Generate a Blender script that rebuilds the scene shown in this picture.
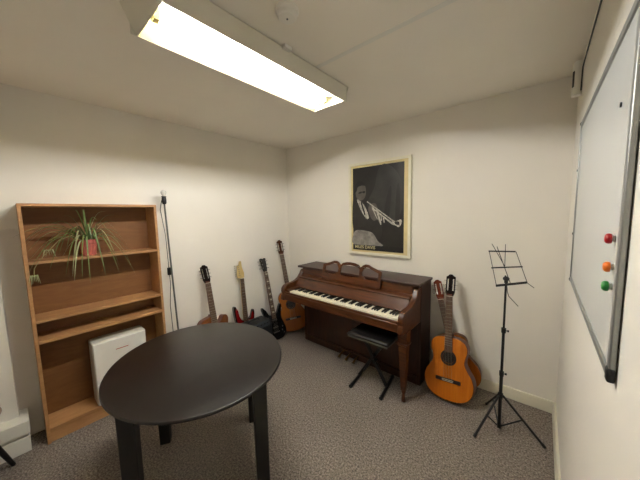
import bpy, bmesh, math, random
from mathutils import Vector, Matrix
random.seed(7)
PI = math.pi
for o in list(bpy.data.objects): bpy.data.objects.remove(o)
SC = bpy.context.scene
COL = SC.collection

# ---------------------------------------------------------------- camera
F = Vector((-0.64372, 0.75894, -0.09812)).normalized()
YAW, ROLL = -0.7034, -0.0211
R0 = Vector((math.cos(YAW), -math.sin(YAW), 0)); U0 = R0.cross(F)
RR = math.cos(ROLL)*R0 + math.sin(ROLL)*U0
UU = -math.sin(ROLL)*R0 + math.cos(ROLL)*U0
cd = bpy.data.cameras.new('camera'); cam = bpy.data.objects.new('camera', cd); COL.objects.link(cam)
cam.matrix_world = Matrix(((RR.x, UU.x, -F.x, 2.6978), (RR.y, UU.y, -F.y, -2.5065), (RR.z, UU.z, -F.z, 1.5186), (0, 0, 0, 1)))
cd.sensor_width = 36; cd.lens = 262.46*36/640; cd.clip_start = 0.02
SC.camera = cam
# ---------------------------------------------------------------- world, exposure
w = bpy.data.worlds.new('world'); SC.world = w; w.use_nodes = True
w.node_tree.nodes['Background'].inputs[0].default_value = (1, .95, .88, 1)
w.node_tree.nodes['Background'].inputs[1].default_value = 0.02
SC.view_settings.view_transform = 'Standard'; SC.view_settings.look = 'None'
SC.view_settings.gamma = 1; SC.view_settings.use_curve_mapping = False
SC.view_settings.exposure = 2.48
TUBE_POWER = 42.0

# ---------------------------------------------------------------- materials
def srgb(h):
    c = [int(h[i:i+2], 16)/255 for i in (0, 2, 4)]
    return tuple((x/12.92 if x <= .04045 else ((x+.055)/1.055)**2.4) for x in c)+(1,)
def nodes(name):
    m = bpy.data.materials.new(name); m.use_nodes = True
    nt = m.node_tree; b = nt.nodes['Principled BSDF']
    return m, nt, b
def link_noise(nt, b, c, var, scale, bump, stretch=(1, 1, 1), detail=3):
    tc = nt.nodes.new('ShaderNodeTexCoord'); mp = nt.nodes.new('ShaderNodeMapping')
    mp.inputs['Scale'].default_value = stretch
    nt.links.new(tc.outputs['Object'], mp.inputs[0])
    n = nt.nodes.new('ShaderNodeTexNoise'); n.inputs['Scale'].default_value = scale; n.inputs['Detail'].default_value = detail
    nt.links.new(mp.outputs[0], n.inputs['Vector'])
    r = nt.nodes.new('ShaderNodeValToRGB')
    lo = tuple(x*(1-var) for x in c[:3])+(1,); hi = tuple(min(1, x*(1+var)) for x in c[:3])+(1,)
    r.color_ramp.elements[0].color = lo; r.color_ramp.elements[1].color = hi
    r.color_ramp.elements[0].position = .3; r.color_ramp.elements[1].position = .7
    nt.links.new(n.outputs['Fac'], r.inputs[0]); nt.links.new(r.outputs[0], b.inputs['Base Color'])
    if bump:
        bp = nt.nodes.new('ShaderNodeBump'); bp.inputs['Strength'].default_value = bump; bp.inputs['Distance'].default_value = .003
        nt.links.new(n.outputs['Fac'], bp.inputs['Height']); nt.links.new(bp.outputs[0], b.inputs['Normal'])
    return n, r
def mat(name, h, rough=.5, metal=0, var=.06, scale=20, bump=0, stretch=(1, 1, 1), coat=0, spec=None, detail=3):
    m, nt, b = nodes(name)
    b.inputs['Roughness'].default_value = rough; b.inputs['Metallic'].default_value = metal
    if coat: b.inputs['Coat Weight'].default_value = coat; b.inputs['Coat Roughness'].default_value = .12
    if spec is not None: b.inputs['Specular IOR Level'].default_value = spec
    link_noise(nt, b, srgb(h), var, scale, bump, stretch, detail)
    return m
M = {}
M['wall'] = mat('wall_paint', 'ebe5d9', .75, var=.012, scale=3, spec=.25)
M['ceiling'] = mat('ceiling_paint', 'f3ecdf', .85, var=.012, scale=3, spec=.2)
M['trim'] = mat('trim_gloss_paint', 'd8d1bc', .45, var=.02, scale=5)
M['boxing'] = mat('boxing_paint', 'e6e1d5', .5, var=.02, scale=5)
def carpet():
    m, nt, b = nodes('loop_pile_carpet'); b.inputs['Roughness'].default_value = .95; b.inputs['Specular IOR Level'].default_value = .1
    tc = nt.nodes.new('ShaderNodeTexCoord')
    n = nt.nodes.new('ShaderNodeTexNoise'); n.inputs['Scale'].default_value = 95; n.inputs['Detail'].default_value = 4; n.inputs['Roughness'].default_value = .7
    n2 = nt.nodes.new('ShaderNodeTexNoise'); n2.inputs['Scale'].default_value = 2.5
    v = nt.nodes.new('ShaderNodeTexVoronoi'); v.inputs['Scale'].default_value = 190
    for q in (n, n2, v): nt.links.new(tc.outputs['Object'], q.inputs['Vector'])
    r = nt.nodes.new('ShaderNodeValToRGB'); e = r.color_ramp.elements
    e[0].position = .33; e[0].color = srgb('4a443f'); e[1].position = .68; e[1].color = srgb('b3a799')
    x = e.new(.5); x.color = srgb('857a70')
    nt.links.new(n.outputs['Fac'], r.inputs[0])
    mx = nt.nodes.new('ShaderNodeMix'); mx.data_type = 'RGBA'; mx.blend_type = 'MULTIPLY'; mx.inputs[0].default_value = .25
    nt.links.new(r.outputs[0], mx.inputs[6]); nt.links.new(n2.outputs['Fac'], mx.inputs[7]); nt.links.new(mx.outputs[2], b.inputs['Base Color'])
    bp = nt.nodes.new('ShaderNodeBump'); bp.inputs['Strength'].default_value = .6; bp.inputs['Distance'].default_value = .004
    nt.links.new(v.outputs['Distance'], bp.inputs['Height']); nt.links.new(bp.outputs[0], b.inputs['Normal'])
    return m
M['carpet'] = carpet()
def wood(name, dark, light, rough=.35, scale=6, stretch=(8, 8, .6), coat=0, bump=.03, spec=None):
    m, nt, b = nodes(name); b.inputs['Roughness'].default_value = rough
    if coat: b.inputs['Coat Weight'].default_value = coat; b.inputs['Coat Roughness'].default_value = .15
    if spec is not None: b.inputs['Specular IOR Level'].default_value = spec
    n, r = link_noise(nt, b, (.5, .5, .5), .1, scale, bump, stretch, 6)
    r.color_ramp.elements[0].color = srgb(dark); r.color_ramp.elements[1].color = srgb(light)
    n.inputs['Distortion'].default_value = 1.2
    return m
M['beech'] = wood('beech_veneer', 'a6784c', 'b98a5c', .5, 5, (6, 1, 6))
M['backboard'] = wood('beech_backboard', '724821', '80562b', .6, 5, (1, 1, 6))
M['piano'] = wood('walnut_lacquer', '381a07', '5c300e', .36, 4, (.8, 6, 8), .15)
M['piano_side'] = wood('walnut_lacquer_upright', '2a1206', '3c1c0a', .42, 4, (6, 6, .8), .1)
M['piano_lid'] = wood('walnut_lacquer_lid', '2b140d', '3a1d13', .42, 4, (.8, 6, 8), .1)
M['piano_dark'] = wood('walnut_dark', '24120a', '331a0e', .4, 4, (.8, 6, 8))
M['ivory'] = mat('ivory_key', 'f2e9cf', .25, var=.02)
M['ebony'] = mat('ebony_key', '0b0a0a', .3)
M['brass'] = mat('aged_brass', 'a3824c', .35, 1)
M['espresso'] = wood('espresso_laminate', '140e0b', '1a1310', .34, 5, (1.5, 6, 6), spec=.45)
M['black_wood'] = wood('black_stained_wood', '090807', '0f0d0c', .45, 5, (6, 6, 1))
M['black'] = mat('black_painted_steel', '0b0b0c', .4)
M['black_plastic'] = mat('black_plastic', '0d0d0e', .5)
M['vinyl'] = mat('black_vinyl', '090909', .45, var=.1, scale=60, bump=.1)
M['tolex'] = mat('black_tolex', '08090b', .5, var=.2, scale=90, bump=.3)
M['grille'] = mat('grey_grille_cloth', '0e0f11', .9, var=.4, scale=220, bump=.3)
M['panel_grey'] = mat('grey_control_panel', '33363a', .4, .3)
M['chrome'] = mat('chrome', 'c9c9c6', .2, 1, var=.01)
M['steel'] = mat('grey_steel_tube', '5e5e58', .5, .3, var=.02)
M['alu'] = mat('brushed_aluminium', '9b9b97', .42, .7, var=.04, scale=40)
M['board'] = mat('whiteboard_enamel', 'cfd0cb', .22, var=.01, scale=3)
M['white_plastic'] = mat('white_plastic', 'e8e4da', .4, var=.01)
M['white_enamel'] = mat('white_enamel', 'dbd6c6', .45, var=.02, scale=6)
M['cream_enamel'] = mat('aged_cream_reflector', 'b5a66b', .5, var=.03, scale=8)
M['spruce_orange'] = wood('amber_spruce', 'a85806', 'bb6a0e', .38, 4, (14, 6, .7), .12, spec=.3)
M['spruce_gold'] = wood('golden_spruce', '8a4a0a', '9a5810', .4, 4, (14, 6, .7), .1, spec=.3)
M['mahogany'] = wood('red_mahogany', '55220e', '6b3016', .4, 5, (8, 8, 1), .12)
M['sapele'] = wood('brown_sapele', '5a3014', '70411d', .45, 5, (8, 8, 1), .08, spec=.25)
M['rosewood'] = wood('rosewood', '150c08', '22140e', .45, 8, (8, 8, 1))
M['head_dark'] = wood('dark_headstock_veneer', '100906', '1a0f0a', .75, 8, (8, 8, 1), spec=.12)
M['head_red'] = wood('reddish_headstock_veneer', '5a2413', '70301a', .75, 8, (8, 8, 1), spec=.12)
M['head_brown'] = wood('brown_headstock_veneer', '3c2110', '4c2b17', .75, 8, (8, 8, 1), spec=.12)
M['rosewood_board'] = wood('fingerboard_rosewood', '4c3424', '5f4330', .5, 8, (8, 8, 1))
M['maple'] = wood('aged_maple', 'b79b62', 'c8ad74', .35, 5, (8, 8, 1), .3)
M['red_lacquer'] = mat('red_lacquer', '7c0f10', .2, coat=.5, var=.15, scale=5)
M['dark_burst'] = mat('dark_burst_lacquer', '1e0808', .2, coat=.5)
M['black_lacquer'] = mat('black_lacquer', '0a0a0b', .18, coat=.5)
M['binding'] = mat('cream_binding', 'cfc6ad', .4)
M['fret'] = mat('nickel_fret', 'a8a497', .3, .9)
M['pot'] = mat('pink_plastic_pot', 'c0695c', .55, var=.06, scale=12)
M['soil'] = mat('potting_soil', '33261c', .95, var=.4, scale=80, bump=.5)
def leafmat():
    m, nt, b = nodes('spider_plant_leaf'); b.inputs['Roughness'].default_value = .45
    n, r = link_noise(nt, b, srgb('66753d'), .35, 9, 0)
    r.color_ramp.elements[0].color = srgb('46602c'); r.color_ramp.elements[1].color = srgb('8b9b5c')
    b.inputs['Subsurface Weight'].default_value = 0
    return m
M['leaf'] = leafmat()
M['leaf_pale'] = mat('pale_leaf_margin', 'a9ac7e', .5, var=.1)
M['runner'] = mat('straw_runner', '9c8f5c', .6)
M['red_mag'] = mat('red_plastic', 'b01a20', .35)
M['orange_mag'] = mat('orange_plastic', 'e2701d', .35)
M['green_mag'] = mat('green_plastic', '1c7a30', .35)
M['frame_cream'] = mat('cream_frame_paint', 'e8e2cb', .5, var=.03)
M['mount'] = mat('yellowed_mount', 'd8c694', .7, var=.07, scale=9)
M['beige_seat'] = mat('beige_seat', 'a88a70', .6, var=.05)
M['hole_shade'] = mat('painted_interior_shade', '0c0806', .9)
M['red_print'] = mat('red_print', 'b04a3c', .6)
def frosted(name):
    m, nt, b = nodes(name); b.inputs['Base Color'].default_value = (.85, .82, .74, 1); b.inputs['Roughness'].default_value = .15; b.inputs['Transmission Weight'].default_value = .35
    return m
def glassy(name):
    m, nt, b = nodes(name); b.inputs['Transmission Weight'].default_value = 1; b.inputs['Roughness'].default_value = .03; b.inputs['IOR'].default_value = 1.45
    b.inputs['Base Color'].default_value = (.97, .95, .9, 1)
    return m
M['glass'] = frosted('clear_bulb_glass')
def emitter(name, col, s):
    m = bpy.data.materials.new(name); m.use_nodes = True; nt = m.node_tree; nt.nodes.clear()
    e = nt.nodes.new('ShaderNodeEmission'); e.inputs[0].default_value = col; e.inputs[1].default_value = s
    o = nt.nodes.new('ShaderNodeOutputMaterial'); nt.links.new(e.outputs[0], o.inputs[0]); return m
M['tube'] = emitter('fluorescent_glow', (1, 1.015, 1.02, 1), TUBE_POWER)

# ---------------------------------------------------------------- mesh helpers
class MB:
    def __init__(s): s.v = []; s.f = []; s.m = []
    def add(s, vs, fs, mi=0, X=None):
        k = len(s.v)
        s.v += [tuple((X @ Vector(p)) if X else p) for p in vs]
        s.f += [tuple(i+k for i in f) for f in fs]; s.m += [mi]*len(fs); return s
    def box(s, x0, x1, y0, y1, z0, z1, mi=0, X=None):
        vs = [(x, y, z) for x in (x0, x1) for y in (y0, y1) for z in (z0, z1)]
        return s.add(vs, [(0, 1, 3, 2), (4, 6, 7, 5), (0, 4, 5, 1), (2, 3, 7, 6), (0, 2, 6, 4), (1, 5, 7, 3)], mi, X)
    def tube(s, pts, r, n=10, mi=0, cap=True, X=None):
        pts = [Vector(p) for p in pts]; rs = r if isinstance(r, (list, tuple)) else [r]*len(pts)
        vs = []; fs = []
        up = None
        for i, p in enumerate(pts):
            t = (pts[min(i+1, len(pts)-1)]-pts[max(i-1, 0)]).normalized()
            if up is None: up = Vector((0, 0, 1)) if abs(t.z) < .9 else Vector((1, 0, 0))
            a = t.cross(up).normalized(); b = a.cross(t).normalized(); up = b
            for k in range(n):
                th = 2*PI*k/n; vs.append(tuple(p+(a*math.cos(th)+b*math.sin(th))*rs[i]))
        for i in range(len(pts)-1):
            for k in range(n): fs.append((i*n+k, i*n+(k+1) % n, (i+1)*n+(k+1) % n, (i+1)*n+k))
        if cap: fs.append(tuple(range(n))[::-1]); fs.append(tuple((len(pts)-1)*n+k for k in range(n)))
        return s.add(vs, fs, mi, X)
    def lathe(s, prof, n=24, mi=0, X=None, sx=1, sy=1):   # prof: (r, z) around local z
        vs = []; fs = []
        for r, z in prof:
            for k in range(n): vs.append((r*math.cos(2*PI*k/n)*sx, r*math.sin(2*PI*k/n)*sy, z))
        for i in range(len(prof)-1):
            for k in range(n): fs.append((i*n+k, i*n+(k+1) % n, (i+1)*n+(k+1) % n, (i+1)*n+k))
        fs.append(tuple(range(n))[::-1]); fs.append(tuple((len(prof)-1)*n+k for k in range(n)))
        return s.add(vs, fs, mi, X)
    def prism(s, poly, a, b, axis='y', mi=0, mi_front=None, X=None):   # poly in the two other axes
        n = len(poly)
        def P(u, v, t):
            return {'y': (u, t, v), 'x': (t, u, v), 'z': (u, v, t)}[axis]
        vs = [P(u, v, a) for u, v in poly]+[P(u, v, b) for u, v in poly]
        s.add(vs, [(i, (i+1) % n, n+(i+1) % n, n+i) for i in range(n)], mi, X)
        k = len(s.v)-2*n
        s.f.append(tuple(k+i for i in range(n))[::-1]); s.m.append(mi if mi_front is None else mi_front)
        s.f.append(tuple(k+n+i for i in range(n))); s.m.append(mi)
        return s
    def sphere(s, c, r, mi=0, n=14, sz=1, X=None):
        prof = [(max(1e-5, r*math.sin(PI*i/n)), -r*math.cos(PI*i/n)*sz) for i in range(n+1)]
        T = Matrix.Translation(Vector(c)); T = X @ T if X else T
        return s.lathe(prof, n*2, mi, T)
    def mesh(s, me, mi=0, X=None):
        return s.add([tuple(v.co) for v in me.vertices], [tuple(p.vertices) for p in me.polygons], mi, X)
    def build(s, name, mats, parent=None, loc=None, bevel=0, smooth=40, seg=2):
        me = bpy.data.meshes.new(name); me.from_pydata(s.v, [], s.f)
        if not isinstance(mats, (list, tuple)): mats = [mats]
        for m in mats: me.materials.append(M[m])
        for p, i in zip(me.polygons, s.m): p.material_index = i
        bm = bmesh.new(); bm.from_mesh(me); bmesh.ops.recalc_face_normals(bm, faces=bm.faces); bm.to_mesh(me); bm.free()
        if smooth:
            for p in me.polygons: p.use_smooth = True
            me.set_sharp_from_angle(angle=math.radians(smooth))
        o = bpy.data.objects.new(name, me); COL.objects.link(o)
        if parent: o.parent = parent
        if loc: o.location = loc
        if bevel:
            b = o.modifiers.new('bevel', 'BEVEL'); b.width = bevel; b.segments = seg; b.limit_method = 'ANGLE'; b.angle_limit = math.radians(40)
        return o
def flat_shape(loops, depth):
    """filled 2D loops (holes allowed) extruded; lies in XZ, from y=0 back to y=depth"""
    cu = bpy.data.curves.new('outline', 'CURVE'); cu.dimensions = '2D'; cu.fill_mode = 'BOTH'; cu.extrude = depth/2
    for L in loops:
        sp = cu.splines.new('POLY'); sp.points.add(len(L)-1); sp.use_cyclic_u = True
        for p, (x, y) in zip(sp.points, L): p.co = (x, y, 0, 1)
    ob = bpy.data.objects.new('outline', cu); COL.objects.link(ob)
    me = bpy.data.meshes.new_from_object(ob)
    bpy.data.objects.remove(ob); bpy.data.curves.remove(cu)
    bm = bmesh.new(); bm.from_mesh(me); bmesh.ops.remove_doubles(bm, verts=bm.verts, dist=1e-5)
    bm.transform(Matrix.Translation((0, depth/2, 0)) @ Matrix.Rotation(PI/2, 4, 'X')); bm.to_mesh(me); bm.free()
    return me
def smooth_loop(P, n=6):
    out = []; N = len(P)
    for i in range(N):
        p0, p1, p2, p3 = (P[(i+k-1) % N] for k in range(4))
        for j in range(n):
            t = j/n
            out.append(tuple(.5*(2*p1[a]+(p2[a]-p0[a])*t+(2*p0[a]-5*p1[a]+4*p2[a]-p3[a])*t*t+(3*p1[a]-p0[a]-3*p2[a]+p3[a])*t**3) for a in (0, 1)))
    return out
def circle(cx, cy, r, n=24): return [(cx+r*math.cos(2*PI*k/n), cy+r*math.sin(2*PI*k/n)) for k in range(n)]
def tag(o, label, cat, group=None):
    o['label'] = label; o['category'] = cat
    if group: o['group'] = group
    return o
def thing(name, label, cat, loc=(0, 0, 0), rz=0, group=None):
    o = bpy.data.objects.new(name, None); COL.objects.link(o); o.location = loc; o.rotation_euler = (0, 0, rz); o.empty_display_size = .1
    return tag(o, label, cat, group)
def struct(mb, name, mats, bevel=0):
    o = mb.build(name, mats, bevel=bevel); o['kind'] = 'structure'; return o

# ---------------------------------------------------------------- the room
W, H, YF = 2.8385, 2.4, -3.3
struct(MB().box(-.1, W+.1, YF-.1, .1, -.1, 0), 'floor', 'carpet')
struct(MB().box(-.1, W+.1, YF-.1, .1, H, H+.1), 'ceiling', 'ceiling')
struct(MB().box(-.1, 0, YF, 0, 0, H), 'wall_left', 'wall')
struct(MB().box(-.1, W+.1, 0, .1, 0, H), 'wall_back', 'wall')
struct(MB().box(W, W+.1, YF, 0, 0, H), 'wall_right', 'wall')
struct(MB().box(-.1, W+.1, YF-.1, YF, 0, H), 'wall_front', 'wall')
SK = [(0, 0), (.018, 0), (.018, .075), (.012, .088), (0, .088)]
struct(MB().prism([(-u, v) for u, v in SK], 0, W, 'x'), 'baseboard_back', 'trim')
B1_ = -1.696
struct(MB().prism([(u, v) for u, v in SK], B1_+.004, -.018, 'y'), 'baseboard_left', 'trim')
struct(MB().prism([(W-u, v) for u, v in SK], YF, -.018, 'y'), 'baseboard_right', 'trim')
# boxed column on the left wall and the low pipe boxing at its foot
struct(MB().box(0, .09, YF, -2.575, .19, H), 'trim_1', 'boxing', .004)
struct(MB().box(.001, .19, YF, -2.535, .13, .215).box(.001, .165, YF, -2.545, .105, .13).box(.001, .18, YF, -2.54, 0, .105), 'trim_2', 'boxing', .003)
# narrow cable trunking across the ceiling
struct(MB().box(1.615, W, -1.24, -1.21, 2.398, 2.4), 'trim_3', 'white_plastic', .002)

# ---------------------------------------------------------------- ceiling light
t = thing('ceiling_light', 'long white surface-mounted fluorescent batten light with open trough on the ceiling', 'light', (1.475, -1.51, 2.4))
LX, LY, LZ = .14, .575, -.108
m = MB()
for s in (-1, 1):
    m.box(s*LX-(.003), s*LX+.003, -LY-.02, LY+.02, LZ, -.007)
m.box(-LX, LX, -LY-.03, LY+.03, -.012, -.0075).box(-.08, .08, -LY+.1, LY-.1, -.0075, -.0005)
m.build('housing', 'white_enamel', t, bevel=.001)
for s in (-1, 1):
    m = MB(); m.add([(-LX, s*LY, LZ), (LX, s*LY, LZ), (LX, s*(LY+.05), -.001), (-LX, s*(LY+.05), -.001),
        (-LX, s*(LY-.006), LZ), (LX, s*(LY-.006), LZ), (LX, s*(LY+.044), -.001), (-LX, s*(LY+.044), -.001)],
        [(0, 1, 2, 3), (7, 6, 5, 4), (0, 4, 5, 1), (3, 2, 6, 7), (0, 3, 7, 4), (1, 5, 6, 2)])
    m.build('end_cap', 'white_enamel', t)
m = MB(); i = .004
m.add([(-LX+i, -LY, LZ+.001), (-LX+i, LY, LZ+.001), (-.045, LY, -.04), (-.045, -LY, -.04)], [(0, 1, 2, 3)])
m.add([(LX-i, -LY, LZ+.001), (LX-i, LY, LZ+.001), (.10, LY, -.04), (.10, -LY, -.04)], [(0, 1, 2, 3)])
m.build('reflector', 'cream_enamel', t)
MB().box(-.045, .10, -LY, LY, -.045, -.02).build('gear_tray', 'white_plastic', t)
MB().tube([(-.012, -LY+.05, -.072), (-.012, LY-.05, -.072)], .013, 16).build('fluorescent_tube', 'tube', t)
for s in (-1, 1):
    MB().box(-.028, .004, s*(LY-.035)-.012, s*(LY-.035)+.012, -.09, -.045).build('tube_holder', 'cream_enamel', t, bevel=.002)
MB().box(.05, .085, -.53, -.49, -.05, -.0445).build('rating_plate', 'panel_grey', t)
MB().box(LX+.004, LX+.03, .0, .05, -.02, -.001).build('cable_connector', 'white_plastic', t, bevel=.003)

# smoke detector
t = thing('smoke_detector', 'round white smoke detector on the ceiling beside the fluorescent light', 'smoke detector', (1.815, -1.653, 2.4))
MB().lathe([(.048, 0), (.05, -.006), (.05, -.014), (.045, -.02)], 32).build('base', 'white_plastic', t)
MB().lathe([(.043, -.02), (.042, -.032), (.036, -.038), (.012, -.04), (.0001, -.04)], 32).build('cover', 'white_plastic', t)
MB().lathe([(.004, -.0395), (.004, -.042), (.0001, -.042)], 12).build('test_button', 'panel_grey', t)

# corner motion sensor with cable
t = thing('motion_sensor', 'white corner motion sensor high beside the whiteboard wall', 'sensor', (W-.018, -.26, 2.185))
X = Matrix.Rotation(-PI/4, 4, 'Z')
m = MB(); m.prism(smooth_loop([(-.025, 0), (-.012, -.028), (.02, -.03), (.03, -.01), (.021, .02), (-.02, .02)], 3), .0, .19, 'z')
m.build('housing', 'white_plastic', t, bevel=.006)
MB().prism([(-.026, -.008), (-.019, -.022), (-.0155, -.02), (-.022, -.006)], .05, .14, 'z').build('lens', 'black_plastic', t)
tag(MB().tube([(W-.006, -.30, 2.20), (W-.006, -.31, 2.30), (W-.006, -.33, 2.32), (W-.006, -.5, 2.323), (W-.006, -1.2, 2.32), (W-.006, -2.9, 2.318)], .0035, 6).build('cable', 'panel_grey'),
    'thin cable running along the top of the right wall from the corner sensor', 'cable')

# ---------------------------------------------------------------- whiteboard
t = thing('whiteboard', 'large aluminium-framed whiteboard on the right wall', 'whiteboard', (W, -1.13, 1.135))
BY0, BY1, BZ = -.552, .555, .82     # near end, far end, height
MB().box(-.009, -.003, BY0+.01, BY1-.01, .01, BZ-.01).build('writing_surface', 'board', t)
for (a, b, c, d) in ((BY0+.012, BY1-.012, 0, .022), (BY0+.012, BY1-.012, BZ-.022, BZ), (BY0, BY0+.024, .012, BZ-.012), (BY1-.016, BY1, .012, BZ-.012)):
    MB().box(-.014, -.0025, a, b, c, d).build('frame_rail', 'alu', t, bevel=.003)
for y in (BY0, BY1-.014):
    for z in (0, BZ-(.014 if y > 0 else .03)):
        MB().box(-.0165, -.002, y-.002, y+(.016 if y > 0 else .022), z-.002, z+(.016 if y > 0 else .032)).build('corner_cap', 'black_plastic', t, bevel=.005)
for (y, z) in ((BY1-.008, .253), (BY1-.008, .58), (-.406, .629)):
    MB().lathe([(.006, 0), (.006, .003), (.0001, .004)], 12, 0, Matrix.Translation((-.0135 if y > 0 else -.009, y, z)) @ Matrix.Rotation(-PI/2, 4, 'Y')).build('screw', 'panel_grey', t)
for (key, colr, y, z, where) in (('red_mag', 'red', -1.598, 1.447, 'top'), ('orange_mag', 'orange', -1.607, 1.381, 'middle'), ('green_mag', 'green', -1.607, 1.335, 'bottom')):
    t = thing('magnet', f'{colr} round plastic magnet on the whiteboard, {where} of the three', 'magnet', (W-.009, y, z), group='round magnets on the whiteboard')
    X = Matrix.Rotation(-PI/2, 4, 'Y')
    MB().lathe([(.006, 0), (.0075, .001), (.0075, .003), (.0055, .004), (.0055, .006)], 20, 0, X).build('base', 'white_plastic', t)
    MB().lathe([(.006, .005), (.0115, .006), (.0125, .010), (.0115, .014), (.008, .017), (.0001, .018)], 20, 0, X).build('knob', key, t)

# ---------------------------------------------------------------- framed poster
PX0, PX1, PZ0, PZ1 = 1.032, 1.735, 1.068, 2.055
t = thing('framed_poster', 'cream-framed black and white poster of a seated trumpet player above the piano', 'poster', ((PX0+PX1)/2, 0, PZ0))
pw, ph = (PX1-PX0)/2, PZ1-PZ0
m = MB()
for (a, b, c, d) in ((-pw, pw, 0, .026), (-pw, pw, ph-.026, ph), (-pw, -pw+.026, .026, ph-.026), (pw-.026, pw, .026, ph-.026)): m.box(a, b, -.03, -.002, c, d)
m.build('frame', 'frame_cream', t)
MB().box(-pw+.02, pw-.02, -.018, -.004, .02, ph-.02).build('mount', 'mount', t)
def grey(n, h, v=.3, s=14, r=.45): 
    M[n] = mat(n, h, r, var=v, scale=s, detail=5)
grey('print_dark', '1b1917', .45, 5); grey('print_black', '0b0a0a', .3, 9); grey('print_skin', '57514b', .4, 12); grey('print_white', 'b0aba0', .5, 70)
grey('print_jacket', '24211f', .4, 9); grey('print_trousers', '85807a', .35, 22); grey('print_smoke', '2c2a28', .5, 6); grey('print_text', 'cdbf92', .05)
ax, az, aw, ah = -pw+.05, .05, 2*pw-.10-.02, ph-.10       # print area
mats = ['print_dark', 'print_black', 'print_skin', 'print_white', 'print_jacket', 'print_trousers', 'print_smoke']
m = MB(); m.box(ax, ax+aw, -.0195, -.0178, az, az+ah, 0)
lay = [0]
def blob(pts, mi, sm=4):      # pts in fractions of the print, origin at lower left
    lay[0] += 1; q = smooth_loop([(ax+u*aw, az+v*ah) for u, v in pts], sm) if sm else [(ax+u*aw, az+v*ah) for u, v in pts]
    y = -.0195-.00025*lay[0]
    m.prism(q, y, y+.0002, 'y', mi)
blob([(.3, .55), (.45, .75), (.55, .98), (.75, .98), (.95, .8), (.97, .5), (.8, .35), (.5, .4)], 6)
blob([(.62, .35), (.72, .7), (.78, .72), (.72, .35)], 0); blob([(.85, .4), (.88, .75), (.93, .7), (.92, .35)], 0)
blob([(.0, .26), (.0, .62), (.08, .66), (.2, .6), (.32, .5), (.42, .44), (.58, .42), (.6, .2), (.5, .12), (.42, .22), (.2, .28)], 4)
blob([(.02, .06), (.01, .2), (.1, .245), (.3, .235), (.42, .21), (.52, .12), (.6, .06)], 5)
blob([(.07, .66), (.06, .73), (.1, .795), (.18, .81), (.26, .78), (.28, .72), (.27, .66), (.22, .615), (.13, .61)], 2)
blob([(.03, .70), (.05, .79), (.12, .835), (.22, .825), (.27, .78), (.2, .785), (.11, .77), (.08, .72)], 1)
blob([(.09, .62), (.16, .60), (.26, .53), (.34, .41), (.30, .38), (.2, .46), (.12, .56)], 3)
blob([(.17, .58), (.2, .57), (.27, .44), (.24, .44)], 1)
blob([(.13, .705), (.19, .715), (.19, .695), (.13, .69)], 1); blob([(.21, .715), (.265, .715), (.262, .695), (.21, .695)], 1)
blob([(.33, .5), (.38, .56), (.48, .56), (.52, .5), (.56, .42), (.46, .36), (.38, .4)], 2)
for k in range(4): blob([(.36+.045*k, .53-.02*k), (.38+.045*k, .55-.02*k), (.50+.03*k, .43-.03*k), (.48+.03*k, .41-.03*k)], 3 if k % 2 else 2)
blob([(.30, .585), (.31, .595), (.86, .345), (.85, .333)], 3, 0); blob([(.42, .50), (.43, .512), (.82, .33), (.80, .315)], 3, 0)
blob([(.80, .37), (.86, .355), (.95, .375), (.97, .34), (.92, .29), (.85, .31), (.80, .32)], 3)
blob([(.84, .35), (.92, .35), (.92, .315), (.86, .32)], 6)
for k in range(3): blob([(.52+.05*k, .47-.03*k), (.54+.05*k, .475-.03*k), (.56+.05*k, .38-.02*k), (.54+.05*k, .375-.02*k)], 3, 0)
blob([(0, 0), (0, .062), (1, .062), (1, 0)], 1, 0)
m.build('print', mats, t, smooth=0)
def text(s, size, x, z, y, matn, parent, name='lettering', rot=None, sx=1):
    cu = bpy.data.curves.new('text', 'FONT'); cu.body = s; cu.size = size; cu.extrude = .0003; cu.offset = size*.012
    ob = bpy.data.objects.new('text', cu); COL.objects.link(ob); me = bpy.data.meshes.new_from_object(ob)
    bpy.data.objects.remove(ob); bpy.data.curves.remove(cu)
    me.transform((rot or Matrix.Identity(4)) @ Matrix.Diagonal((sx, 1, 1, 1)) @ Matrix.Rotation(PI/2, 4, 'X'))
    me.materials.clear(); me.materials.append(M[matn])
    o = bpy.data.objects.new(name, me); COL.objects.link(o); o.parent = parent; o.location = (x, y, z); return o
text('MILES DAVIS', .046, ax+.025, az+.018, -.0275, 'print_text', t)

# ---------------------------------------------------------------- bookcase
BX, B0, B1, BT = .21, -2.468, -1.696, 1.625       # front plane x, left y, right y, height
t = thing('bookcase', 'tall beech veneer bookcase with open shelves holding a spider plant', 'bookcase', (.105, (B0+B1)/2, 0))
ox, oy = .105, (B0+B1)/2
def bb(name, x0, x1, y0, y1, z0, z1, mt='beech', bev=.0012): return MB().box(x0-ox, x1-ox, y0-oy, y1-oy, z0, z1).build(name, mt, t, bevel=bev)
XB = .0045
for y0, y1 in ((B0, B0+.018), (B1-.018, B1)): bb('side_panel', XB, BX, y0, y1, 0, BT-.018)
bb('top_panel', XB, BX+.002, B0, B1, BT-.018, BT)
for z in (1.232, .842, .70, .086): bb('shelf', XB+.004, BX-.003, B0+.018, B1-.018, z-.0, z+.018 if z != .70 else z+.022)
bb('plinth', BX-.03, BX-.012, B0+.018, B1-.018, 0, .086)
bb('back_panel', XB-.004, XB+.001, B0+.004, B1-.004, .02, BT-.018, 'backboard', 0)

# white boxed unit on the bottom shelf
t = thing('box_unit', 'white boxy unit with a small red mark standing in the bottom of the bookcase', 'box', (.13, -2.02, .104))
MB().box(-.075, .068, -.172, .172, 0, .488).build('body', 'white_enamel', t, bevel=.008)
MB().box(.0685, .080, -.168, .168, .004, .484).build('front_cover', 'white_plastic', t, bevel=.005)
MB().box(.0795, .0808, -.035, .045, .398, .404).build('mark', 'red_print', t)

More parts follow.
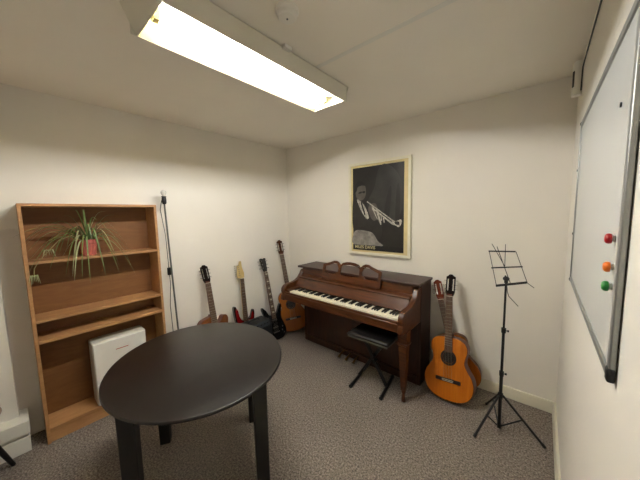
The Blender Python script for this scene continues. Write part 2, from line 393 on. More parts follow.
# spider plant
t = thing('spider_plant', 'bushy spider plant in a pink pot on the top shelf of the bookcase', 'plant', (.115, -2.138, 1.25))
MB().lathe([(.038, 0), (.041, .002), (.050, .088), (.054, .09), (.056, .118), (.052, .118), (.049, .098)], 28).build('pot', 'pot', t)
MB().lathe([(.0485, .09), (.048, .100), (.0001, .104)], 20).build('soil', 'soil', t)
lf = MB()
def leaf(az, reach, rise, droop, wd, base=(0, 0), mi=0):
    n = 12; L = []
    d = Vector((math.cos(az), math.sin(az), 0)); side = Vector((-d.y, d.x, 0))
    for k in range(n+1):
        u = k/n; p = Vector((base[0], base[1], .09))+d*(reach*u)+Vector((0, 0, rise*math.sin(min(1, u*1.25)*PI*.5)*1.0-droop*max(0, u-.25)**2*1.7))
        wv = wd*min(1, (.35+u*3))*max(.04, (1-u)**.6)
        L.append((p-side*wv, p-Vector((0, 0, wv*.45)), p+side*wv))
    vs = [tuple(q) for a in L for q in a]; fs = []
    for k in range(n): fs += [(3*k, 3*k+1, 3*k+4, 3*k+3), (3*k+1, 3*k+2, 3*k+5, 3*k+4)]
    # keep leaves within the shelf space: clamp behind the back panel and above the shelf while over it
    out = []
    for x, y, z in vs:
        if x < -.083: x = -.083+(x+.083)*.03
        if x < .092 and z < .006: z = .006+abs(x)*.02
        if z > .335 and x < .09: z = .335
        out.append((x, y, z))
    lf.add(out, fs, mi)
# (azimuth: 0 = into the room, -90 = towards the camera's left)
LV = [(-88, .26, .22, .08), (-80, .36, .19, .10), (-82, .30, .21, .13), (-76, .34, .22, .20), (-92, .30, .19, .16), (-70, .26, .14, .20), (-66, .34, .12, .28), (-95, .19, .10, .16), (-50, .20, .12, .32),
        (-42, .17, .13, .34), (-30, .15, .13, .36), (-12, .14, .12, .40), (22, .15, .13, .38), (40, .20, .12, .36),
        (55, .18, .15, .34), (65, .24, .12, .36), (75, .22, .17, .20), (85, .20, .21, .05), (92, .16, .24, .0), (70, .13, .27, .0), (-60, .10, .30, .0),
        (-20, .05, .31, .0), (-100, .12, .24, .0), (-75, .18, .21, .03), (80, .26, .10, .24), (60, .27, .06, .34), (-85, .16, .06, .20), (100, .16, .12, .12),
        (-110, .16, .12, .10), (30, .10, .25, .05), (-45, .13, .20, .14), (10, .10, .22, .16), (48, .12, .22, .10), (-30, .22, .06, .30),
        (-78, .30, .17, .20), (-72, .22, .18, .22), (-84, .31, .12, .22), (-58, .24, .16, .30), (-90, .22, .16, .14), (-64, .18, .20, .24), (-35, .14, .18, .30),
        (18, .13, .19, .22), (52, .16, .18, .26), (70, .18, .18, .22), (78, .16, .22, .12), (-52, .15, .20, .20), (88, .2, .14, .16)]
for (az, rc, ri, dr) in LV:
    leaf(math.radians(az), rc*1.05, ri*.86, dr, .0085 if rc > .12 else .007, (random.uniform(-.015, .015), random.uniform(-.015, .015)), random.choice([0, 0, 0, 0, 1]))
lf.build('foliage', ['leaf', 'leaf_pale'], t)
rn = MB(); rp = [(.02, -.02, .10), (.05, -.09, .155), (.085, -.16, .13), (.10, -.215, .065), (.112, -.262, .01), (.12, -.29, -.04), (.125, -.295, -.09)]
rn.tube(rp, .0018, 6)
rn.build('runner', 'runner', t)
for (c0, n_, rr) in (((.125, -.295, -.088), 9, .026), ((.10, -.215, .067), 7, .034)):
    lf = MB()
    for k in range(n_):
        a = k*2*PI/n_; c_, s_ = math.cos(a), math.sin(a)
        lf.tube([Vector(c0), Vector(c0)+Vector((rr*.4*c_, rr*.6*s_, .006)), Vector(c0)+Vector((rr*.6*c_, rr*s_, -.03-.012*(k % 3)))], [.0022, .0026, .0004], 5)
    lf.sphere(c0, .004, 0, 6)
    lf.build('plantlet', 'leaf_pale', t)

# ---------------------------------------------------------------- floor lamp
t = thing('floor_lamp', 'slim grey pole floor lamp with a bare bulb and no shade beside the bookcase', 'lamp', (.13, -1.555, 0))
MB().lathe([(.09, 0), (.09, .012), (.08, .02), (.012, .026), (.012, .03)], 32).build('base', 'steel', t)
tp = Vector((-.012, -.043, 1.640))
MB().tube([(0, 0, .028), tuple(tp)], .0075, 12).build('pole', 'steel', t)
X = Matrix.Translation(tp)
MB().lathe([(.012, -.005), (.016, 0), (.019, .012), (.019, .045), (.016, .055), (.020, .058), (.020, .064), (.015, .066)], 20, 0, X).build('bulb_socket', 'black_plastic', t)
MB().lathe([(.013, .066), (.0135, .072), (.019, .084), (.0225, .096), (.021, .108), (.014, .117), (.0001, .121)], 20, 0, X).build('bulb', 'glass', t)
MB().lathe([(.0095, .06), (.0095, .074), (.002, .078), (.002, .092), (.0001, .093)], 12, 0, X).build('bulb_stem', 'binding', t)
MB().tube([tp+Vector((.0, -.02, .03)), tp+Vector((-.02, -.03, -.05)), (-.05, -.04, 1.35), (-.055, -.032, 1.03), (-.05, -.03, .9), (-.055, -.045, .7), (-.05, -.04, .45), (-.06, -.05, .2), (-.04, -.04, .06), (-.06, -.02, .004)], .003, 8).build('cord', 'black_plastic', t)
MB().box(-.066, -.044, -.045, -.019, .985, 1.055).build('cord_switch', 'black_plastic', t, bevel=.004)

# ---------------------------------------------------------------- table
ta = math.radians(-14)
t = thing('round_table', 'dark espresso round table with square black legs in the foreground', 'table', (1.257, -1.874, 0), ta)
prof = [(.474, .712), (.484, .714), (.490, .719), (.490, .726), (.487, .731), (.480, .733)]
MB().lathe(prof, 96, 0, None, 1.0, .903).build('tabletop', 'espresso', t, smooth=30)
c, s_ = math.cos(-ta), math.sin(-ta)
LG = [(.805, -1.945), (1.115, -1.455), (1.335, -2.245), (1.645, -1.765)]
pts = []
for x, y in LG:
    dx, dy = x-1.257, y+1.874; pts.append((dx*c-dy*s_, dx*s_+dy*c))
la = math.radians(60)-ta
for (x, y) in pts:
    X = Matrix.Translation((x, y, 0)) @ Matrix.Rotation(la, 4, 'Z')
    a, b = .031, .034
    MB().add([(-a, -a, 0), (a, -a, 0), (a, a, 0), (-a, a, 0), (-b, -b, .711), (b, -b, .711), (b, b, .711), (-b, b, .711)],
             [(0, 3, 2, 1), (4, 5, 6, 7), (0, 1, 5, 4), (1, 2, 6, 5), (2, 3, 7, 6), (3, 0, 4, 7)], 0, X).build('leg', 'black_wood', t, bevel=.004)
m = MB()
for i, j in ((0, 1), (1, 3), (3, 2), (2, 0)):
    a, b = Vector((*pts[i], 0)), Vector((*pts[j], 0)); d = (b-a).normalized(); n = Vector((-d.y, d.x, 0))*.01
    p, q = a+d*.03, b-d*.03
    m.add([tuple(v+Vector((0, 0, z))) for z in (.665, .711) for v in (p-n, q-n, q+n, p+n)], [(0, 3, 2, 1), (4, 5, 6, 7), (0, 1, 5, 4), (1, 2, 6, 5), (2, 3, 7, 6), (3, 0, 4, 7)])
m.build('apron', 'black_wood', t)

# ---------------------------------------------------------------- chair at the left edge
t = thing('chair', 'chair with beige seat and black tapered legs cut off by the left edge', 'chair', (.434, -2.91, 0), math.radians(-12))
st = smooth_loop([(-.2, -.19), (.2, -.2), (.22, 0), (.2, .2), (0, .225), (-.228, .228), (-.225, 0)], 5)
MB().prism(st, .38, .42, 'z').build('seat', 'beige_seat', t, bevel=.012)
for sx in (-1, 1):
    for sy in (-1, 1):
        MB().tube([(sx*.15, sy*.15, .385), (sx*(.24 if sy > 0 else .165), sy*.245, .003)], [.018, .011], 12).build('leg', 'black_wood', t)
bk = MB(); bk.prism([(-.19, .42), (.19, .42), (.2, .6), (.17, .8), (0, .83), (-.17, .8), (-.2, .6)], -.215, -.195, 'y'); bk.build('backrest', 'beige_seat', t, bevel=.006)

# ---------------------------------------------------------------- piano (local: origin at back centre, front towards -y)
t = thing('upright_piano', 'brown walnut upright piano with open keyboard against the back wall', 'piano', (1.25, -.055, 0), math.radians(-.8))
HW = .70
for s in (-1, 1):
    x0, x1 = sorted((s*HW, s*(HW-.03)))
    MB().box(x0, x1, -.245, -.005, 0, .905).build('side_panel', 'piano_side', t, bevel=.003)
    arm = [(-.246, .58), (-.246, .885), (-.285, .885), (-.30, .872), (-.325, .835), (-.36, .80), (-.41, .775), (-.47, .765), (-.53, .765), (-.575, .752), (-.60, .725), (-.605, .69), (-.598, .665), (-.61, .64), (-.61, .595), (-.52, .58)]
    a0, a1 = sorted((s*(HW-.004), s*(HW-.05)))
    MB().prism(arm, a0, a1, 'x').build('arm', 'piano', t, bevel=.007)
MB().box(-HW-.012, HW+.012, -.325, -.0, .905, .928).build('lid', 'piano_lid', t, bevel=.005)
MB().prism([(-.250, .83), (-.315, .83), (-.305, .904), (-.250, .904)], -HW+.052, HW-.052, 'x').build('upper_panel', 'piano', t, bevel=.002)
MB().box(-HW+.03, HW-.03, -.250, -.225, .80, .905).build('upper_frame', 'piano_dark', t)
MB().prism([(-.30, .80), (-.378, .800), (-.382, .812), (-.372, .822), (-.315, .832), (-.30, .832)], -HW+.052, HW-.052, 'x').build('ledge', 'piano', t, bevel=.003)
MB().prism([(-.33, .70), (-.428, .70), (-.430, .712), (-.376, .799), (-.33, .799)], -HW+.052, HW-.052, 'x').build('fallboard', 'piano', t, bevel=.002)
MB().box(-HW+.051, HW-.051, -.60, -.25, .60, .668).build('keybed', 'piano', t, bevel=.004)
MB().box(-HW+.051, HW-.051, -.598, -.582, .668, .690).build('key_slip', 'piano', t, bevel=.004)
KX0, KX1 = -.580, .645
for a, b in ((-HW+.051, KX0-.003), (KX1+.003, HW-.051)): MB().box(a, b, -.58, -.43, .668, .715).build('key_block', 'piano', t, bevel=.004)
kw = (KX1-KX0)/52
wk = MB().box(.0004, kw-.0006, -.578, -.432, .680, .702).build('white_key', 'ivory', t, bevel=.0015)
wk.location = (KX0, 0, 0)
bkk = MB().add([(-.0055, -.527, .703), (.0055, -.527, .703), (.0055, -.43, .703), (-.0055, -.43, .703), (-.0045, -.519, .7145), (.0045, -.519, .7145), (.0045, -.43, .7145), (-.0045, -.43, .7145)],
     [(0, 3, 2, 1), (4, 5, 6, 7), (0, 1, 5, 4), (1, 2, 6, 5), (2, 3, 7, 6), (3, 0, 4, 7)]).build('black_key', 'ebony', t, bevel=.001)
firstb = True
for k in range(52):
    if k:
        o = wk.copy(); COL.objects.link(o); o.parent = t; o.location = (KX0+k*kw, 0, 0)
    if k < 51 and (k % 7) in (0, 2, 3, 5, 6):
        o = bkk if firstb else bkk.copy()
        if not firstb: COL.objects.link(o); o.parent = t
        firstb = False; o.location = (KX0+(k+1)*kw, 0, 0)
MB().box(-HW+.03, HW-.03, -.24, -.215, .075, .60).build('lower_panel', 'piano_side', t, bevel=.003)
MB().box(-HW+.03, HW-.03, -.245, -.20, 0, .07).build('toe_rail', 'piano_side', t, bevel=.004)
MB().box(-HW+.03, HW-.03, -.03, -.006, .02, .90).build('back_panel', 'piano_dark', t)
lg = MB(); lx, ly = .667, -.515
def sq(z0, z1, a, b): lg.add([(lx+i*a, ly+j*a, z0) for i, j in ((-1, -1), (1, -1), (1, 1), (-1, 1))]+[(lx+i*b, ly+j*b, z1) for i, j in ((-1, -1), (1, -1), (1, 1), (-1, 1))],
    [(0, 3, 2, 1), (4, 5, 6, 7), (0, 1, 5, 4), (1, 2, 6, 5), (2, 3, 7, 6), (3, 0, 4, 7)])
sq(.50, .60, .036, .038); sq(.485, .50, .042, .042); sq(.475, .485, .033, .038)
T = Matrix.Translation((lx, ly, 0))
lg.lathe([(.013, 0), (.017, .008), (.017, .03), (.013, .045), (.012, .07), (.018, .085), (.018, .10), (.016, .105)], 16, 0, T)
sq(.10, .475, .018, .032)
lg.build('leg', 'piano', t, bevel=.002)
# music desk with three cut-outs
def deskloops():
    U = .655
    top = [(0, .150), (.03, .160), (.09, .178), (.135, .196), (.165, .197), (.19, .185), (.21, .166), (.222, .166), (.24, .185), (.285, .196), (.3275, .199)]
    top = top+[(U-a, b) for a, b in reversed(top[:-1])]
    outer = [(0, 0)]+top+[(U, 0)]
    h1 = [(.028, .065), (.028, .132), (.08, .148), (.125, .168), (.16, .170), (.185, .150), (.196, .125), (.190, .09), (.165, .082), (.155, .065)]
    h3 = [(U-a, b) for a, b in h1]
    h2 = [(.222, .07), (.222, .145), (.245, .163), (.3275, .172), (.41, .163), (.433, .145), (.433, .07), (.38, .062), (.275, .062)]
    return [outer, h1, h2, h3]
dm = flat_shape(deskloops(), .016)
X = Matrix.Translation((-.322, -.352, .833)) @ Matrix.Rotation(math.radians(-13), 4, 'X') @ Matrix.Diagonal((1.05, 1, 1.06, 1))
MB().mesh(dm, 0, X).build('music_desk', 'piano', t, bevel=.002)
for px_ in (-.09, .0, .09):
    MB().tube([(px_-.03, -.20, .045), (px_-.03, -.25, .045), (px_-.03, -.30, .034), (px_-.03, -.335, .018)], [.006, .007, .010, .013], 10).build('pedal', 'brass', t)

# ---------------------------------------------------------------- keyboard stool
t = thing('keyboard_bench', 'black folding bench with padded seat and crossed legs in front of the piano', 'bench', (1.625, -.545, 0))
m = MB().box(-.17, .205, -.165, .085, .478, .505); m.build('seat', 'vinyl', t, bevel=.012, seg=3)
MB().box(-.165, .20, -.16, .08, .466, .478).build('seat_pan', 'steel', t, bevel=.002)
f0 = ((-.142, -.145), (-.185, .20)); f1 = ((.135, -.12), (.088, .18))
for (a, b) in (f0, f1):
    m = MB().tube([(a[0], a[1], .016), (b[0], b[1], .016)], .0135, 12); m.build('foot', 'black', t)
    for q in (a, b):
        d = (Vector(b)-Vector(a)).normalized()*(.02 if q == b else -.02)
        MB().tube([(q[0]-d.x*.6, q[1]-d.y*.6, .016), (q[0]+d.x, q[1]+d.y, .016)], .0158, 12).build('foot_cap', 'black_plastic', t)
def bar(p, q, w, h, name):
    p, q = Vector(p), Vector(q); d = (q-p).normalized(); s = Vector((0, 1, 0)).cross(d).normalized()*h; n = d.cross(s).normalized()*w
    MB().add([tuple(x) for x in (p-s-n, p+s-n, p+s+n, p-s+n, q-s-n, q+s-n, q+s+n, q-s+n)], [(0, 3, 2, 1), (4, 5, 6, 7), (0, 1, 5, 4), (1, 2, 6, 5), (2, 3, 7, 6), (3, 0, 4, 7)]).build(name, 'black', t, bevel=.002)
bar((-.10, -.03, .46), (.112, .02, .022), .007, .014, 'leg')
bar((.12, .008, .46), (-.163, .02, .022), .007, .014, 'leg')
MB().lathe([(.018, -.02), (.018, .02)], 16, 0, Matrix.Translation((.012, -.008, .235)) @ Matrix.Rotation(PI/2, 4, 'X')).build('pivot', 'black', t)

# ---------------------------------------------------------------- guitars (local: origin at the bottom of the body, z along the neck, front towards -y)
def place(o, P0, P1, facing):
    P0, P1 = Vector(P0), Vector(P1); z = (P1-P0).normalized(); f = Vector(facing); f = (f-z*f.dot(z)).normalized(); y = -f; x = y.cross(z)
    low = min((x.z*v.co.x+y.z*v.co.y+z.z*v.co.z) for c in o.children if c.name.startswith('body') for v in c.data.vertices)
    o.matrix_world = Matrix(((x.x, y.x, z.x, P0.x), (x.y, y.y, z.y, P0.y), (x.z, y.z, z.z, .001-low), (0, 0, 0, 1)))
HALF = [(0, 0), (.06, .003), (.12, .023), (.165, .068), (.183, .135), (.172, .197), (.140, .25), (.119, .295), (.123, .338), (.137, .385), (.134, .43), (.108, .466), (.06, .483), (0, .487)]
def neck_parts(t, z0, zn, w0, w1, fb, nk, sc, frets=15, inlay=False, sb=.0):
    y0 = -.004-sb
    m = MB(); m.add([(-w0/2, y0-.006, z0), (w0/2, y0-.006, z0), (w1/2, y0-.006, zn), (-w1/2, y0-.006, zn), (-w0/2, y0, z0), (w0/2, y0, z0), (w1/2, y0, zn), (-w1/2, y0, zn)],
        [(0, 1, 2, 3), (7, 6, 5, 4), (0, 4, 5, 1), (2, 6, 7, 3), (1, 5, 6, 2), (0, 3, 7, 4)], 0)
    full = (zn-z0)*1.52
    for k in range(1, frets+1):
        z = zn-full*(1-2**(-k/12))
        if z > z0+.005:
            w = w1+(w0-w1)*(zn-z)/(zn-z0); m.box(-w/2, w/2, y0-.0075, y0-.005, z-.0012, z+.0012, 1)
        if inlay and k in (1, 3, 5, 7, 9, 12, 15):
            z2 = zn-full*(1-2**(-(k-.5)/12))
            if z2 > z0+.01: m.box(-w1*.33, w1*.33, y0-.0072, y0-.005, z2-.008, z2+.008, 2)
    m.build('fretboard', [fb, 'fret', 'binding'], t)
    MB().box(-w1/2, w1/2, y0-.009, y0+.002, zn, zn+.005).build('nut', 'binding', t)
def strings(t, za, zb, wa, wb, ya, yb, n=6):
    for k in range(n):
        u = k/(n-1)-.5
        MB().tube([(u*wa, ya, za), (u*wb, yb, zb)], .0006, 4).build('string', 'fret', t)
def slotted_head(t, zn, L, w, hm, pegm='binding', face=None):
    h = L-zn-.004
    o = [(-.024, 0), (-w*.5, h*.18), (-w*.5, h*.9), (-w*.32, h*.93), (-w*.16, h), (w*.16, h), (w*.32, h*.93), (w*.5, h*.9), (w*.5, h*.18), (.024, 0)]
    hs = [[(s*w*.30-.0065, h*.25), (s*w*.30+.0065, h*.25), (s*w*.30+.0065, h*.80), (s*w*.30-.0065, h*.80)] for s in (-1, 1)]
    X = Matrix.Translation((0, -.004, zn+.004)) @ Matrix.Rotation(math.radians(-10), 4, 'X')
    MB().mesh(flat_shape([o]+hs, .018), 0, X).build('headstock', hm, t, bevel=.0015)
    for s in (-1, 1):
        for k in range(3):
            z = h*(.32+.2*k)
            m = MB().tube([(s*w*.18, .009, z), (s*w*.42, .009, z)], .0030, 8, 1, X=X)
            m.tube([(s*w*.5, .009, z), (s*(w*.5+.012), .012, z)], .0025, 6, 0, X=X).sphere((s*(w*.5+.015), .013, z), .0062, 1, 6, .8, X=X)
            m.build('tuning_peg', ['chrome', pegm], t)
def acoustic(name, label, sc, top, side, headm, depth=.095, cut=False, group=None, L=None, neckm='mahogany', fb='rosewood_board', pegm='binding', hw=.07, ws=1, gearm=None):
    t = thing(name, label, 'guitar', group=group)
    L = L or 1.0*sc; B = .487*sc
    r = [(x*sc*ws, z*sc) for x, z in HALF]; l = [(-x, z) for x, z in r[1:-1]][::-1]
    if cut:
        r = [(x*sc*ws, z*sc) for x, z in HALF[:9]+[(.14, .395), (.146, .440), (.130, .468), (.104, .468), (.082, .440), (.058, .418), (.035, .412)]]
        l = [(0*sc, .487*sc)]+l
    loop = smooth_loop(r+l, 5)
    MB().prism(loop, 0, depth*sc, 'y').build('body', side, t, bevel=.003)
    hz = B*.665
    inner = [(x*.985, B*.5+(z-B*.5)*.988) for x, z in loop]
    MB().mesh(flat_shape([inner, circle(0, hz, .043*sc)], .0032), 0, Matrix.Translation((0, -.0034, 0))).build('soundboard', top, t)
    MB().prism(circle(0, hz, .0428*sc), -.0006, -.0001, 'y').build('sound_hole_shade', 'hole_shade', t)  # near-black disc paints in the shade of the hollow body, which is solid here
    MB().mesh(flat_shape([circle(0, hz, .060*sc, 32), circle(0, hz, .0435*sc, 32)], .001), 0, Matrix.Translation((0, -.0044, 0))).build('rosette', 'rosewood', t)
    bz = B*.315
    m = MB().box(-.092*sc, .092*sc, -.012, -.0035, bz-.013, bz+.013, 0).box(-.042*sc, .042*sc, -.015, -.0115, bz+.002, bz+.006, 1).box(-.04*sc, .04*sc, -.0135, -.0115, bz-.009, bz-.004, 1)
    m.build('bridge', ['rosewood', 'binding'], t, bevel=.001)
    zn = B+.325*sc if L <= 1.02*sc+.02 else L-.19*sc
    neck_parts(t, hz+.045*sc, zn, .058*sc, .05*sc, fb, neckm, sc)
    m = MB(); m.tube([(0, .006, B-.03), (0, .008, B+.03), (0, .004, zn-.03), (0, .003, zn+.02)], [.024*sc, .024*sc, .023*sc, .021*sc], 16)
    for i, v in enumerate(m.v): m.v[i] = (v[0], max(-.0035, min(.026, v[1])), v[2])
    m.box(-.022, .022, .0, min(.07, depth*.75), B-.004, B+.022)
    m.build('neck', neckm, t)
    slotted_head(t, zn, L, hw*sc, headm, pegm)
    strings(t, bz+.004, zn+.003, .062*sc, .044*sc, -.0152, -.0142)
    return t
# front classical guitar right of the piano, and the one behind it
g = acoustic('classical_guitar', 'amber classical guitar with black headstock right of the piano, in front of another guitar', 1.0, 'spruce_orange', 'mahogany', 'head_dark', group='guitars right of the piano', ws=1)
place(g, (2.190, -.385, .030), (2.125, -.145, .985), (-.02, -1, 0))
g = acoustic('classical_guitar', 'guitar with reddish headstock leaning mostly hidden behind the amber guitar', .93, 'spruce_orange', 'sapele', 'head_red', .066, pegm='chrome', group='guitars right of the piano')
place(g, (2.245, -.160, .022), (2.008, -.095, .885), (.15, -1, 0))
# left wall
g = acoustic('cutaway_guitar', 'brown cutaway acoustic guitar nearest the bookcase, leaning on the left wall', 1.035, 'sapele', 'mahogany', 'head_dark', cut=True, pegm='chrome', fb='rosewood_board', hw=.07, group='guitars along the left wall')
place(g, (.321, -1.262, .03), (.072, -1.25, 1.045), (1, -.05, 0))
g = acoustic('acoustic_guitar', 'tall golden acoustic guitar with long neck in the corner, partly behind the piano', 1.06, 'spruce_gold', 'mahogany', 'head_brown', .10, L=1.2, pegm='chrome', group='guitars along the left wall', hw=.068)
place(g, (.325, -.235, .035), (.058, -.225, 1.175), (.8, -.6, 0))

def electric(name, label, outline, zneck, zn, L, body_m, edge_m, headloop, headm, pegs, fb, inlay, guard, group):
    t = thing(name, label, 'guitar', group=group)
    loop = smooth_loop([(x*.88, z) for x, z in outline], 5)
    MB().prism(loop, 0, .042, 'y').build('body', edge_m, t, bevel=.006)
    cx, cz = 0, .19
    inner = [(x*.86, cz+(z-cz)*.9) for x, z in loop]
    MB().prism(inner, -.0008, .001, 'y').build('body_top', body_m, t)
    if guard: MB().prism(smooth_loop(guard, 4), -.0026, -.0009, 'y').build('pickguard', 'black_plastic' if body_m == 'black_lacquer' else 'binding', t)
    for z in (.235, .185, .135) if zneck > .32 else (.24, .15):
        MB().box(-.038, .038, -.011, -.002, z-.009, z+.009).build('pickup', 'black_plastic' if body_m != 'black_lacquer' else 'chrome', t, bevel=.002)
    MB().box(-.042, .042, -.013, -.002, .085, .10).build('bridge', 'chrome', t, bevel=.002)
    for (x, z) in ((.085, .10), (.11, .065), (.095, .14)):
        MB().lathe([(.011, 0), (.010, .014), (.0001, .015)], 14, 0, Matrix.Translation((x, -.001, z)) @ Matrix.Rotation(PI/2, 4, 'X')).build('control_knob', 'black_plastic' if body_m != 'black_lacquer' else 'chrome', t)
    neck_parts(t, zneck-.06, zn, .056, .044, fb, headm, 1, 22, inlay, .002)
    m = MB().tube([(0, .006, zneck-.05), (0, .004, zn+.01)], [.024, .021], 16)
    for i, v in enumerate(m.v): m.v[i] = (v[0], max(-.0055, min(.02, v[1])), v[2])
    m.build('neck', headm if headm == 'maple' else 'mahogany', t)
    X = Matrix.Translation((0, -.004, zn+.004)) @ Matrix.Rotation(math.radians(-8), 4, 'X')
    MB().mesh(flat_shape([headloop], .014), 0, X).build('headstock', headm, t, bevel=.0015)
    for (x, z, sx) in pegs:
        m = MB().tube([(x, -.012, z), (x, .001, z)], .005, 8, 0, X=X)
        m.tube([(x, .018, z), (x+sx*.03, .018, z)], .0028, 6, 0, X=X).sphere((x+sx*.034, .018, z), .0075, 0, 6, .8, X=X)
        m.build('tuning_peg', 'chrome', t)
    strings(t, .09, zn+.003, .052, .036, -.0145, -.0135)
    return t
strat = [(0, 0), (-.09, .008), (-.155, .055), (-.165, .13), (-.14, .20), (-.122, .26), (-.138, .36), (-.150, .47), (-.135, .50), (-.112, .48), (-.092, .40), (-.045, .33), (0, .327), (.045, .332), (.085, .345), (.112, .405), (.132, .42), (.140, .38), (.128, .30), (.12, .25), (.142, .19), (.166, .12), (.15, .05), (.09, .008)]
hd = [(-.022, 0), (-.050, .012), (-.052, .05), (-.040, .10), (-.034, .145), (-.014, .158), (.004, .198), (.026, .196), (.024, .13), (.038, .06), (.034, .012), (.022, 0)]
g = electric('electric_guitar', 'red electric guitar with pale maple headstock behind the amplifier', strat, .345, .80, 1.0, 'red_lacquer', 'dark_burst', hd, 'maple',
    [(-.024, .035+.023*k, -1) for k in range(6)], 'rosewood_board', False, [(-.03, .30), (-.0, .31), (.05, .31), (.08, .28), (.09, .2), (.11, .08), (.06, .06), (.04, .11), (-.06, .12), (-.07, .2)], 'guitars along the left wall')
place(g, (.193, -.862, .02), (.055, -.824, 1.0), (1, -.05, 0))
sg = [(0, 0), (-.1, .008), (-.16, .055), (-.168, .12), (-.14, .2), (-.125, .26), (-.138, .33), (-.155, .39), (-.142, .415), (-.112, .385), (-.075, .325), (-.03, .30), (.03, .30), (.075, .325), (.112, .385), (.142, .415), (.155, .39), (.138, .33), (.125, .26), (.14, .2), (.168, .12), (.16, .055), (.1, .008)]
hd = [(-.021, 0), (-.03, .03), (-.040, .13), (-.044, .17), (-.02, .178), (0, .168), (.02, .178), (.044, .17), (.040, .13), (.03, .03), (.021, 0)]
g = electric('electric_guitar', 'black double-horned electric guitar with inlaid neck between amplifier and piano', sg, .315, .83, 1.02, 'black_lacquer', 'black_lacquer', hd, 'black_lacquer',
    [(s*.028, .05+.045*k, s) for s in (-1, 1) for k in range(3)], 'rosewood_board', True, [(-.03, .30), (-.08, .29), (-.11, .24), (-.07, .22), (-.03, .20)], 'guitars along the left wall')
place(g, (.31, -.525, .02), (.06, -.50, .995), (1, -.12, 0))

# amplifier
t = thing('amplifier', 'small black combo amplifier on the floor below the red electric guitar', 'amplifier', (.325, -.850, 0), 0)
MB().prism([(-.10, 0), (.10, 0), (.10, .30), (.06, .35), (-.10, .35)], -.16, .16, 'y').build('cabinet', 'tolex', t, bevel=.006)
MB().box(.101, .104, -.14, .14, .03, .285).build('grille', 'grille', t)
MB().prism([(.061, .3505), (.1005, .3015), (.102, .303), (.063, .352)], -.14, .14, 'y').build('control_panel', 'panel_grey', t)
for k in range(6):
    X = Matrix.Translation((.084, -.11+.044*k, .327)) @ Matrix.Rotation(math.radians(39), 4, 'Y')
    MB().lathe([(.009, 0), (.008, .012), (.0001, .013)], 12, 0, X).build('knob', 'black_plastic', t)
MB().tube([(-.02, -.07, .35), (-.02, -.06, .368), (-.02, .06, .368), (-.02, .07, .35)], .007, 8).build('handle', 'black_plastic', t)

# ---------------------------------------------------------------- music stand
t = thing('music_stand', 'black folding wire music stand with tripod base near the right wall', 'music stand', (2.535, -.44, 0))
MB().tube([(0, 0, .03), (0, 0, .42)], .0105, 14).build('lower_tube', 'black', t)
MB().tube([(0, 0, .42), (0, 0, .73)], .0085, 14).build('middle_tube', 'black', t)
MB().tube([(0, 0, .73), (0, 0, 1.055)], .0065, 14).build('upper_tube', 'black', t)
for z, a in ((.42, 20), (.725, 5)):
    m = MB().lathe([(.013, z-.02), (.014, z+.012)], 16); d = Vector((math.cos(math.radians(a)), math.sin(math.radians(a)), 0))
    m.tube([Vector((0, 0, z-.004))+d*.01, Vector((0, 0, z-.004))+d*.022], .003, 8).tube([Vector((0, 0, z-.004))+d*.020, Vector((0, 0, z-.004))+d*.029], .007, 12)
    m.build('clamp_collar', 'black_plastic', t)
MB().lathe([(.015, .245), (.016, .275)], 16).build('leg_collar', 'black_plastic', t)
feet = [(2.416-2.535, -.618+.44), (2.779-2.535, -.431+.44), (-.105, .225)]
for fx, fy in feet:
    d = Vector((fx, fy, 0)); n = d.normalized()
    lgo = MB().tube([n*.014+Vector((0, 0, .262)), d+Vector((0, 0, .009))], .0075, 10).build('leg', 'black', t)
    MB().tube([d*.93+Vector((0, 0, .028)), d*1.0+Vector((0, 0, .0095))], .0095, 10).build('foot_cap', 'black_plastic', lgo)
    mid = d*.5+Vector((0, 0, .136))
    MB().tube([n*.008+Vector((0, 0, .035)), mid], .005, 8).build('brace', 'black', t)
MB().lathe([(.012, .022), (.013, .05)], 16).build('hub', 'black_plastic', t)
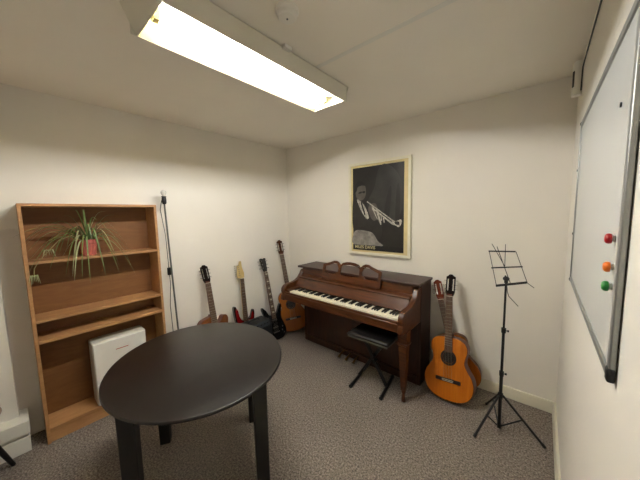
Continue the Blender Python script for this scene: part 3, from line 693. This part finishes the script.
# desk: skewed folding lattice leaning back, coordinates relative to the pole
Rv = Vector((.7622, .6473, 0)).normalized(); Bk = Vector((-.6473, .7622, 0))     # along the desk, and away from the reader
def dp(u, v, b=None): return Rv*u+Vector((0, 0, 1.0+v))+Bk*((v-.04)*.22 if b is None else b)
def rod(a, b, r, name, mt='black', par=None): return MB().tube([a, b], r, 8).build(name, mt, par or t)
BLp, BRp, MLp, MRp, TLp, TRp = dp(-.067, .028), dp(.136, .044), dp(-.085, .142), dp(.120, .145), dp(-.092, .250), dp(.085, .243)
def flatbar(a, b, w, name):
    d = (b-a).normalized(); up = (Vector((0, 0, 1))+Bk*.22).normalized(); n = d.cross(up).normalized()*.0022
    MB().add([tuple(x) for x in (a-up*w-n, a+up*w-n, a+up*w+n, a-up*w+n, b-up*w-n, b+up*w-n, b+up*w+n, b-up*w+n)], [(0, 3, 2, 1), (4, 5, 6, 7), (0, 1, 5, 4), (1, 2, 6, 5), (2, 3, 7, 6), (3, 0, 4, 7)]).build(name, 'black', t)
flatbar(BLp, BRp, .0075, 'book_ledge'); flatbar(MLp, MRp, .0045, 'cross_bar'); flatbar(TLp, TRp, .0045, 'cross_bar')
off = Bk*-.005
rod(TLp+off, BLp+off, .002, 'side_wire'); rod(TRp+off, BRp+off, .002, 'side_wire')
flatbar(dp(-.030, .275)+Bk*.006, dp(.034, .036)+Bk*.006, .005, 'spine')
rod(dp(-.066, .298), dp(.004, .150), .002, 'page_wire'); rod(dp(.024, .292), dp(.004, .150), .002, 'page_wire')
rod(BRp, BRp+Rv*.035+Vector((0, 0, -.032))-Bk*.02, .002, 'page_holder')
MB().sphere((0, 0, 1.072), .019, 0, 10, .8).tube([(0, 0, 1.045), (0, 0, 1.075)], .011, 12).tube([(0, 0, 1.07), tuple(dp(.01, .085)+Bk*.012)], .006, 8).build('tilt_joint', 'black_plastic', t)
MB().tube([(.004, .002, 1.04), Vector((0, 0, .985))+Rv*.012, Vector((0, 0, .955))+Rv*.022, Vector((0, 0, .925))+Rv*.05, Vector((0, 0, .885))+Rv*.088], .0022, 8).build('tilt_lever', 'black', t)
